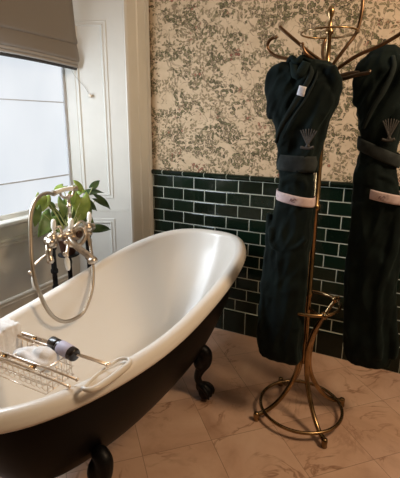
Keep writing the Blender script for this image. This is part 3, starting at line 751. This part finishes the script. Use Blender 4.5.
HK = [
 [(0, 0, 0), (-.006, -.004, .05), (-.07, -.018, .10), (-.165, -.035, .178), (-.180, -.037, .192)],                              # straight arm rising left
 [(0, -.01, -.02), (-.02, -.03, .03), (-.10, -.035, .065), (-.19, -.035, .088), (-.228, -.035, .118), (-.222, -.035, .148), (-.196, -.035, .158)],   # curl at left
 [(.006, 0, 0), (.02, .01, .05), (.06, .03, .115), (.090, .055, .17), (.100, .065, .24), (.098, .068, .30)],                       # rising right
 [(.006, -.006, -.02), (.03, -.02, .02), (.11, -.04, .070), (.20, -.05, .105), (.27, -.05, .150), (.262, -.048, .185)],          # long arm right
 [(0, .01, 0), (-.01, .03, .05), (-.04, .10, .10), (-.055, .17, .15), (-.045, .19, .19)],                                          # back
 [(.0, -.01, 0), (-.01, -.05, .04), (-.03, -.13, .06), (-.05, -.155, .08), (-.06, -.152, .105)],                                        # front: carries the left robe
]
for h in HK:
    bm = bmesh.new(); base_ = [(SX, SY, 1.49)] if False else []
    pts = [(SX + x, SY + y, 1.505 + z) for x, y, z in h]
    tube(bm, pts, [.0085] + [.0068]*(len(pts)-2) + [.0052], 10); sphere(bm, pts[-1], .0072)
    link('hook', bm, M_hookb, cs)
M_dk = simple('dark_bronze_hook', (.10, .075, .055), .35, 1, nscale=30, namt=.2)
for pts in ([(SX, SY-.005, 1.50), (SX+.06, SY-.02, 1.500), (SX+.12, SY-.03, 1.512), (SX+.155, SY-.035, 1.517), (SX+.162, SY-.030, 1.526)],
            [(SX, SY+.005, 1.50), (SX+.08, SY+.035, 1.525), (SX+.16, SY+.05, 1.53), (SX+.20, SY+.055, 1.555)]):
    bm = bmesh.new(); tube(bm, pts, [.008, .0075, .007, .007, .005][:len(pts)], 10); link('lower_hook', bm, M_dk, cs)

# ------------------------------------------------------------------ robes
def interp(secs, z):
    for a, b_ in zip(secs, secs[1:]):
        if a[0] >= z >= b_[0]:
            t = (a[0]-z)/(a[0]-b_[0]); t = t*t*(3-2*t)*.3 + t*.7
            return [a[i] + (b_[i]-a[i])*t for i in range(1, 5)]
    return list(secs[0][1:] if z > secs[0][0] else secs[-1][1:])
def cloth_loft(secs, seed, fold=.06, nfold=7, dz=.009, wr=.006):
    """secs: (z, cx, cy, rx, ry) from top to bottom; gathered folds run down the surface"""
    bm = bmesh.new(); z = secs[0][0]; zs = []
    while z > secs[-1][0]: zs.append(z); z -= dz
    zs.append(secs[-1][0]); rings = []; K = 84
    for z in zs:
        cx, cy_, rx, ry = interp(secs, z); ring_ = []
        for k in range(K):
            a = 2*PI*k/K
            f = 1 + fold*math.sin(nfold*a + seed + 2.2*noise.noise(Vector((0, seed, z*3)))) * (.5 + .5*noise.noise(Vector((math.cos(a), math.sin(a), z*2.5+seed)))) + fold*.5*math.sin(nfold*2.3*a + 5*z + seed)
            ex = 2.5; c, s = math.cos(a), math.sin(a); q = (abs(c)**ex + abs(s)**ex)**(-1/ex)
            p = Vector((cx + rx*q*c*f, cy_ + ry*q*s*f, z))
            n3 = noise.noise(p*13 + Vector((seed, 0, 0)))*wr + noise.noise(p*32)*wr*.35
            ring_.append(bm.verts.new(p + Vector((c, s, 0))*n3))
        rings.append(ring_)
    for i in range(len(rings)-1):
        for k in range(K): bm.faces.new((rings[i][k], rings[i][(k+1) % K], rings[i+1][(k+1) % K], rings[i+1][k]))
    bm.faces.new(rings[0][::-1]); bm.faces.new(rings[-1])
    return bm
def band(name, secs, z0, z1, grow, mat, parent, tilt=0, th=.004, seed=0):
    bm = bmesh.new(); K = 72; rings = []; H_ = 6
    for i in range(H_+1):
        ring_ = []
        for k in range(K):
            a = 2*PI*k/K; c, s = math.cos(a), math.sin(a); ex = 2.5; q = (abs(c)**ex + abs(s)**ex)**(-1/ex)
            zb_ = z0 + (z1-z0)*i/H_ + tilt*c
            cx, cy_, rx, ry = interp(secs, (z0+z1)/2)
            bul = grow + th*math.sin(PI*i/H_) + (.003*noise.noise(Vector((c*2, s*2, seed+i*.3))) if seed else 0)
            ring_.append(bm.verts.new((cx + (rx+bul)*q*c, cy_ + (ry+bul)*q*s, zb_)))
        rings.append(ring_)
    for i in range(H_):
        for k in range(K): bm.faces.new((rings[i][k], rings[i][(k+1) % K], rings[i+1][(k+1) % K], rings[i+1][k]))
    o = link(name, bm, mat, parent); solid(o, .003); return o
M_crest = simple('silver_grey_embroidery', srgb(72, 70, 68), .85, nscale=200, namt=.3, bmp=.4, bscale=600)
M_ribbon = None
def ribbonmat():
    m, nt, b = newmat('pink_white_paper_band'); tc = N(nt, 'ShaderNodeTexCoord').outputs['Object']
    n = noise_(nt, tc, 22, 4, .6, .5)
    nt.links.new(ramp(nt, n.outputs[0], [(.35, srgb(196, 172, 174)), (.55, srgb(212, 192, 192)), (.7, srgb(180, 160, 162))]), b.inputs['Base Color'])
    b.inputs['Roughness'].default_value = .7; return m
M_ribbon = ribbonmat()
M_belt = simple('grey_green_velour', (.032, .037, .037), .95, nscale=25, namt=.3, bmp=.5, bscale=300, sheen=.12, spec=.1)
def scribble(bm, c, w, h, y, seed):      # small embroidered branch motif: raised threads fanning from a stem
    random.seed(seed)
    for k in range(7):
        a = -.9 + 1.8*k/6; x0, z0 = c
        tube(bm, [(x0 - .1*w*math.sin(a), y(x0, z0-h*.45), z0 - h*.45), (x0 + w*.22*math.sin(a), y(x0 + w*.22*math.sin(a), z0), z0 + .0*h), (x0 + w*.5*math.sin(a), y(x0 + w*.5*math.sin(a), z0+h*.4), z0 + h*.5*math.cos(a*.7))], [.0045, .0035, .0018], 6, n=4)
    tube(bm, [(c[0]-w*.35, y(c[0]-w*.3, c[1]-h*.45), c[1]-h*.45), (c[0], y(c[0], c[1]-h*.5), c[1]-h*.5), (c[0]+w*.3, y(c[0]+w*.3, c[1]-h*.4), c[1]-h*.42)], .005, 6, n=4)

def crumple(o, seed, amp=.007, tilt=.35, keep=None):
    # soft creases: ridged noise drawn out along the hang of the cloth
    nr = [v.normal.copy() for v in o.data.vertices]
    for v, vn in zip(o.data.vertices, nr):
        p = v.co.copy(); q = Vector((p.x + tilt*p.z, p.y, p.z))
        r = 1 - 2*abs(noise.noise(Vector((q.x*15 + seed, q.y*15, q.z*4.5))))
        r2 = 1 - 2*abs(noise.noise(Vector((p.x*22 - .8*p.z*10, p.y*22 + seed, p.z*9))))
        f = 1.0 if keep is None else keep(p.z)
        v.co = p + vn*(amp*(r - .55) + amp*.55*(r2 - .55))*f
# left robe ------------------------------------------------------------
UP = [(1.592, 1.150, -.675, .040, .030), (1.575, 1.145, -.68, .085, .045), (1.545, 1.13, -.685, .108, .050), (1.50, 1.130, -.685, .128, .056), (1.455, 1.132, -.685, .134, .060), (1.405, 1.132, -.685, .126, .062), (1.351, 1.131, -.685, .106, .060), (1.295, 1.130, -.685, .092, .056), (1.238, 1.130, -.685, .080, .050), (1.16, 1.127, -.685, .078, .052)]
LO = [(1.215, 1.127, -.685, .070, .048), (1.18, 1.128, -.685, .072, .050), (1.129, 1.130, -.685, .067, .050), (1.04, 1.131, -.685, .070, .052), (.98, 1.127, -.685, .080, .056), (.915, 1.119, -.685, .088, .060), (.783, 1.108, -.685, .092, .060), (.601, 1.101, -.685, .099, .060), (.384, 1.102, -.685, .101, .058), (.345, 1.104, -.685, .095, .054), (.322, 1.108, -.685, .078, .042), (.316, 1.108, -.685, .05, .02)]
rb = thing('bathrobe', (1.12, -.685, .32), 'dark green velour bathrobe hanging left of the brass pole, belt tied round it', 'bathrobe', 'folded bathrobes on the coat stand')
o = link('robe_top', cloth_loft(UP, 1.3, .05, 5), M_robe, rb)
# shoulder rolls melt into the top
bm = bmesh.new(); bm.from_mesh(o.data)
Yf = -.742
tube(bm, [(1.030, Yf+.045, 1.36), (1.020, Yf+.04, 1.43), (1.020, Yf+.032, 1.50), (1.038, Yf+.028, 1.545), (1.070, Yf+.022, 1.560), (1.094, Yf+.024, 1.53), (1.100, Yf+.018, 1.47), (1.088, Yf+.02, 1.41)], [.020, .024, .026, .026, .024, .022, .020, .012], 14)
tube(bm, [(1.238, Yf+.05, 1.40), (1.246, Yf+.045, 1.47), (1.238, Yf+.035, 1.53), (1.205, Yf+.032, 1.555), (1.17, Yf+.03, 1.56)], [.020, .026, .028, .024, .018], 14)
tube(bm, [(1.222, Yf+.045, 1.54), (1.195, Yf+.022, 1.48), (1.155, Yf+.012, 1.41), (1.105, Yf+.012, 1.33), (1.075, Yf+.022, 1.26)], [.020, .026, .028, .024, .014], 14)
tube(bm, [(1.245, Yf+.05, 1.45), (1.225, Yf+.03, 1.40), (1.18, Yf+.016, 1.33), (1.14, Yf+.018, 1.26)], [.020, .024, .022, .012], 14)
tube(bm, [(1.04, Yf+.035, 1.42), (1.055, Yf+.022, 1.36), (1.07, Yf+.02, 1.29), (1.082, Yf+.03, 1.23)], [.018, .018, .015, .010], 12)
bm.to_mesh(o.data); bm.free(); remesh(o, .005, 5); crumple(o, 2.0, .011, -.5)
bm = bmesh.new()   # shawl collar edge: two long raised folds crossing from top right to lower left
tube(bm, [(1.165, Yf+.020, 1.565), (1.172, Yf+.004, 1.53), (1.158, Yf-.010, 1.475), (1.118, Yf-.014, 1.40), (1.072, Yf-.006, 1.32), (1.052, Yf+.014, 1.265)], [.007, .010, .010, .010, .009, .005], 10, flat=.7)
tube(bm, [(1.190, Yf+.020, 1.555), (1.190, Yf-.002, 1.50), (1.165, Yf-.014, 1.43), (1.122, Yf-.016, 1.36), (1.082, Yf-.002, 1.285)], [.004, .006, .006, .006, .003], 10, flat=.7)
link('lapel', bm, M_robe2, rb)
bm = bmesh.new(); tube(bm, [(1.075, Yf+.03, 1.56), (1.095, Yf+.01, 1.60), (1.115, Yf+.01, 1.578), (1.135, Yf+.01, 1.598), (1.158, Yf+.03, 1.58)], [.014, .010, .014, .011, .014], 10)
tube(bm, [(1.10, Yf+.02, 1.58), (1.125, Yf, 1.52), (1.15, Yf+.01, 1.575)], [.016, .020, .016], 10); link('collar', bm, M_robe, rb)
bm = bmesh.new(); tube(bm, [(1.128, -.70, 1.56), (1.126, -.70, 1.61), (1.130, -.712, 1.622), (1.136, -.70, 1.61), (1.142, -.69, 1.56)], .003, 6); link('hanging_loop', bm, M_robe2, rb)
o = link('robe_skirt', cloth_loft(LO, 4.1, .045, 6), M_robe, rb)
bm = bmesh.new(); bm.from_mesh(o.data)   # turned-over flap above the band and a pocket fold
tube(bm, [(1.078, Yf+.034, 1.092), (1.090, Yf+.018, 1.118), (1.128, Yf+.010, 1.136), (1.168, Yf+.018, 1.118), (1.180, Yf+.034, 1.092)], [.012, .014, .015, .014, .012], 12)
tube(bm, [(1.055, Yf+.012, .93), (1.06, Yf+.006, .87), (1.10, Yf+.004, .845), (1.16, Yf+.006, .865), (1.19, Yf+.016, .90)], [.010, .012, .012, .012, .010], 10)
tube(bm, [(1.035, Yf+.03, .98), (1.035, Yf+.022, .80), (1.030, Yf+.018, .60), (1.025, Yf+.02, .37)], [.012, .014, .015, .014], 10)
bm.to_mesh(o.data); bm.free(); remesh(o, .0055, 3); crumple(o, 5.0, .008, .08, lambda z: .1 if 1.02 < z < 1.09 else 1.0)
band('belt', [(1.3, 1.129, -.685, .073, .052), (1.0, 1.129, -.685, .073, .052)], 1.160, 1.220, .002, M_belt, rb, tilt=-.002, seed=3)
band('paper_band', LO, 1.033, 1.070, .005, M_ribbon, rb, tilt=-.012, th=.001)
bm = bmesh.new(); scribble(bm, (1.180, 1.285), .075, .07, lambda x, z: Yf-.010, 3); link('embroidered_crest', bm, M_crest, rb)['label'] = 'silver grey embroidered crest'
bm = bmesh.new()
g = 5
for i in range(g):
    for j in range(g): pass
vs = [[bm.verts.new((1.134 + .026*i/4 + .008*j/4, Yf-.034 - .003*math.sin(PI*i/4), 1.438 + .036*j/4 - .008*i/4)) for i in range(5)] for j in range(5)]
for i in range(4):
    for j in range(4): bm.faces.new((vs[i][j], vs[i][j+1], vs[i+1][j+1], vs[i+1][j]))
o = link('care_label', bm, simple('white_woven_label', srgb(214, 214, 222), .7, nscale=150, namt=.15), rb); solid(o, .0012)

# right robe -----------------------------------------------------------
UP2 = [(1.632, 1.395, -.50, .030, .025), (1.615, 1.395, -.50, .060, .040), (1.574, 1.392, -.50, .090, .050), (1.53, 1.39, -.50, .106, .056), (1.483, 1.390, -.50, .112, .060), (1.409, 1.393, -.50, .096, .060), (1.334, 1.401, -.50, .080, .056), (1.265, 1.404, -.50, .067, .050), (1.18, 1.403, -.50, .066, .052)]
LO2 = [(1.235, 1.403, -.50, .064, .048), (1.179, 1.403, -.50, .071, .054), (1.138, 1.401, -.50, .079, .058), (1.037, 1.414, -.50, .092, .062), (.869, 1.425, -.50, .102, .062), (.691, 1.430, -.50, .102, .060), (.505, 1.437, -.50, .100, .058), (.337, 1.448, -.50, .098, .056), (.300, 1.453, -.50, .085, .045), (.292, 1.455, -.50, .05, .02)]
rb = thing('bathrobe', (1.42, -.50, .29), 'dark green velour bathrobe hanging right of the brass pole, nearest the photo edge', 'bathrobe', 'folded bathrobes on the coat stand')
Yg = -.560
o = link('robe_top', cloth_loft(UP2, 7.7, .06, 5), M_robe, rb)
bm = bmesh.new(); bm.from_mesh(o.data)
tube(bm, [(1.312, Yg+.04, 1.40), (1.302, Yg+.035, 1.49), (1.33, Yg+.03, 1.55), (1.37, Yg+.03, 1.59)], [.016, .022, .022, .016], 14)
tube(bm, [(1.462, Yg+.04, 1.57), (1.46, Yg+.015, 1.50), (1.425, Yg+.012, 1.41), (1.38, Yg+.015, 1.33), (1.355, Yg+.03, 1.27)], [.020, .026, .026, .020, .012], 14)
tube(bm, [(1.47, Yg+.04, 1.45), (1.46, Yg+.02, 1.38), (1.44, Yg+.018, 1.32), (1.43, Yg+.02, 1.26)], [.018, .02, .018, .012], 12)
tube(bm, [(1.355, Yg+.03, 1.55), (1.36, Yg+.012, 1.48), (1.352, Yg+.014, 1.40), (1.345, Yg+.02, 1.32)], [.014, .02, .018, .012], 12)
bm.to_mesh(o.data); bm.free(); remesh(o, .005, 5); crumple(o, 2.0, .011, -.5)
bm = bmesh.new(); tube(bm, [(1.42, Yg+.02, 1.59), (1.428, Yg-.004, 1.54), (1.405, Yg-.014, 1.46), (1.37, Yg-.010, 1.39), (1.345, Yg+.004, 1.32)], [.007, .009, .010, .009, .006], 10, flat=.7); link('lapel', bm, M_robe2, rb)
bm = bmesh.new(); tube(bm, [(1.385, -.50, 1.60), (1.378, -.51, 1.645), (1.384, -.52, 1.655), (1.39, -.51, 1.645), (1.395, -.50, 1.60)], .003, 6); link('hanging_loop', bm, M_robe2, rb)
o = link('robe_skirt', cloth_loft(LO2, 9.4, .045, 5), M_robe, rb)
bm = bmesh.new(); bm.from_mesh(o.data)
tube(bm, [(1.372, Yg+.034, 1.108), (1.395, Yg+.018, 1.130), (1.43, Yg+.010, 1.142), (1.465, Yg+.020, 1.125), (1.478, Yg+.036, 1.10)], [.010, .012, .013, .012, .010], 12)
tube(bm, [(1.50, Yg+.02, 1.03), (1.50, Yg+.015, .85), (1.47, Yg+.006, .68), (1.485, Yg+.006, .50), (1.50, Yg+.012, .36)], [.018, .02, .016, .016, .016], 12)
tube(bm, [(1.535, Yg+.05, .60), (1.54, Yg+.04, .50), (1.555, Yg+.04, .42), (1.552, Yg+.04, .36)], [.008, .014, .018, .014], 10)
bm.to_mesh(o.data); bm.free(); remesh(o, .0055, 3); crumple(o, 8.0, .008, -.06, lambda z: .1 if 1.03 < z < 1.10 else 1.0)
band('belt', [(1.4, 1.404, -.50, .078, .058), (1.0, 1.404, -.50, .078, .058)], 1.206, 1.256, .002, M_belt, rb, tilt=-.036, seed=5)
band('paper_band', [(1.2, 1.452, -.508, .074, .062), (1.0, 1.452, -.508, .074, .062)], 1.042, 1.080, .004, M_ribbon, rb, tilt=-.012, th=.001)
bm = bmesh.new(); scribble(bm, (1.440, 1.318), .07, .08, lambda x, z: Yg-.010, 5); link('embroidered_crest', bm, M_crest, rb)['label'] = 'silver grey embroidered crest'

# the gathered tops sag a little below their hooks
for t, f in ((bpy.data.objects['bathrobe'], .80), (bpy.data.objects['bathrobe.001'], .93)):
    for ch in t.children:
        for v in ch.data.vertices:
            if v.co.z > 1.45: v.co.z = 1.45 + (v.co.z - 1.45)*f
M_print = simple('grey_pink_print', srgb(128, 104, 110), .7, nscale=80, namt=.1)
for t, cx, yy, zz in ((bpy.data.objects['bathrobe'], 1.136, -.7445, 1.050), (bpy.data.objects['bathrobe.001'], 1.440, -.5765, 1.060)):
    bm = bmesh.new()
    for pts in ([(-.012, -.004), (-.006, .006), (0, -.002), (.007, .007), (.013, .000)], [(-.010, .006), (-.002, -.007), (.009, -.006)]):
        tube(bm, [(cx + a, yy, zz + b_) for a, b_ in pts], .0013, 6, n=4)
    link('printed_mark', bm, M_print, t)
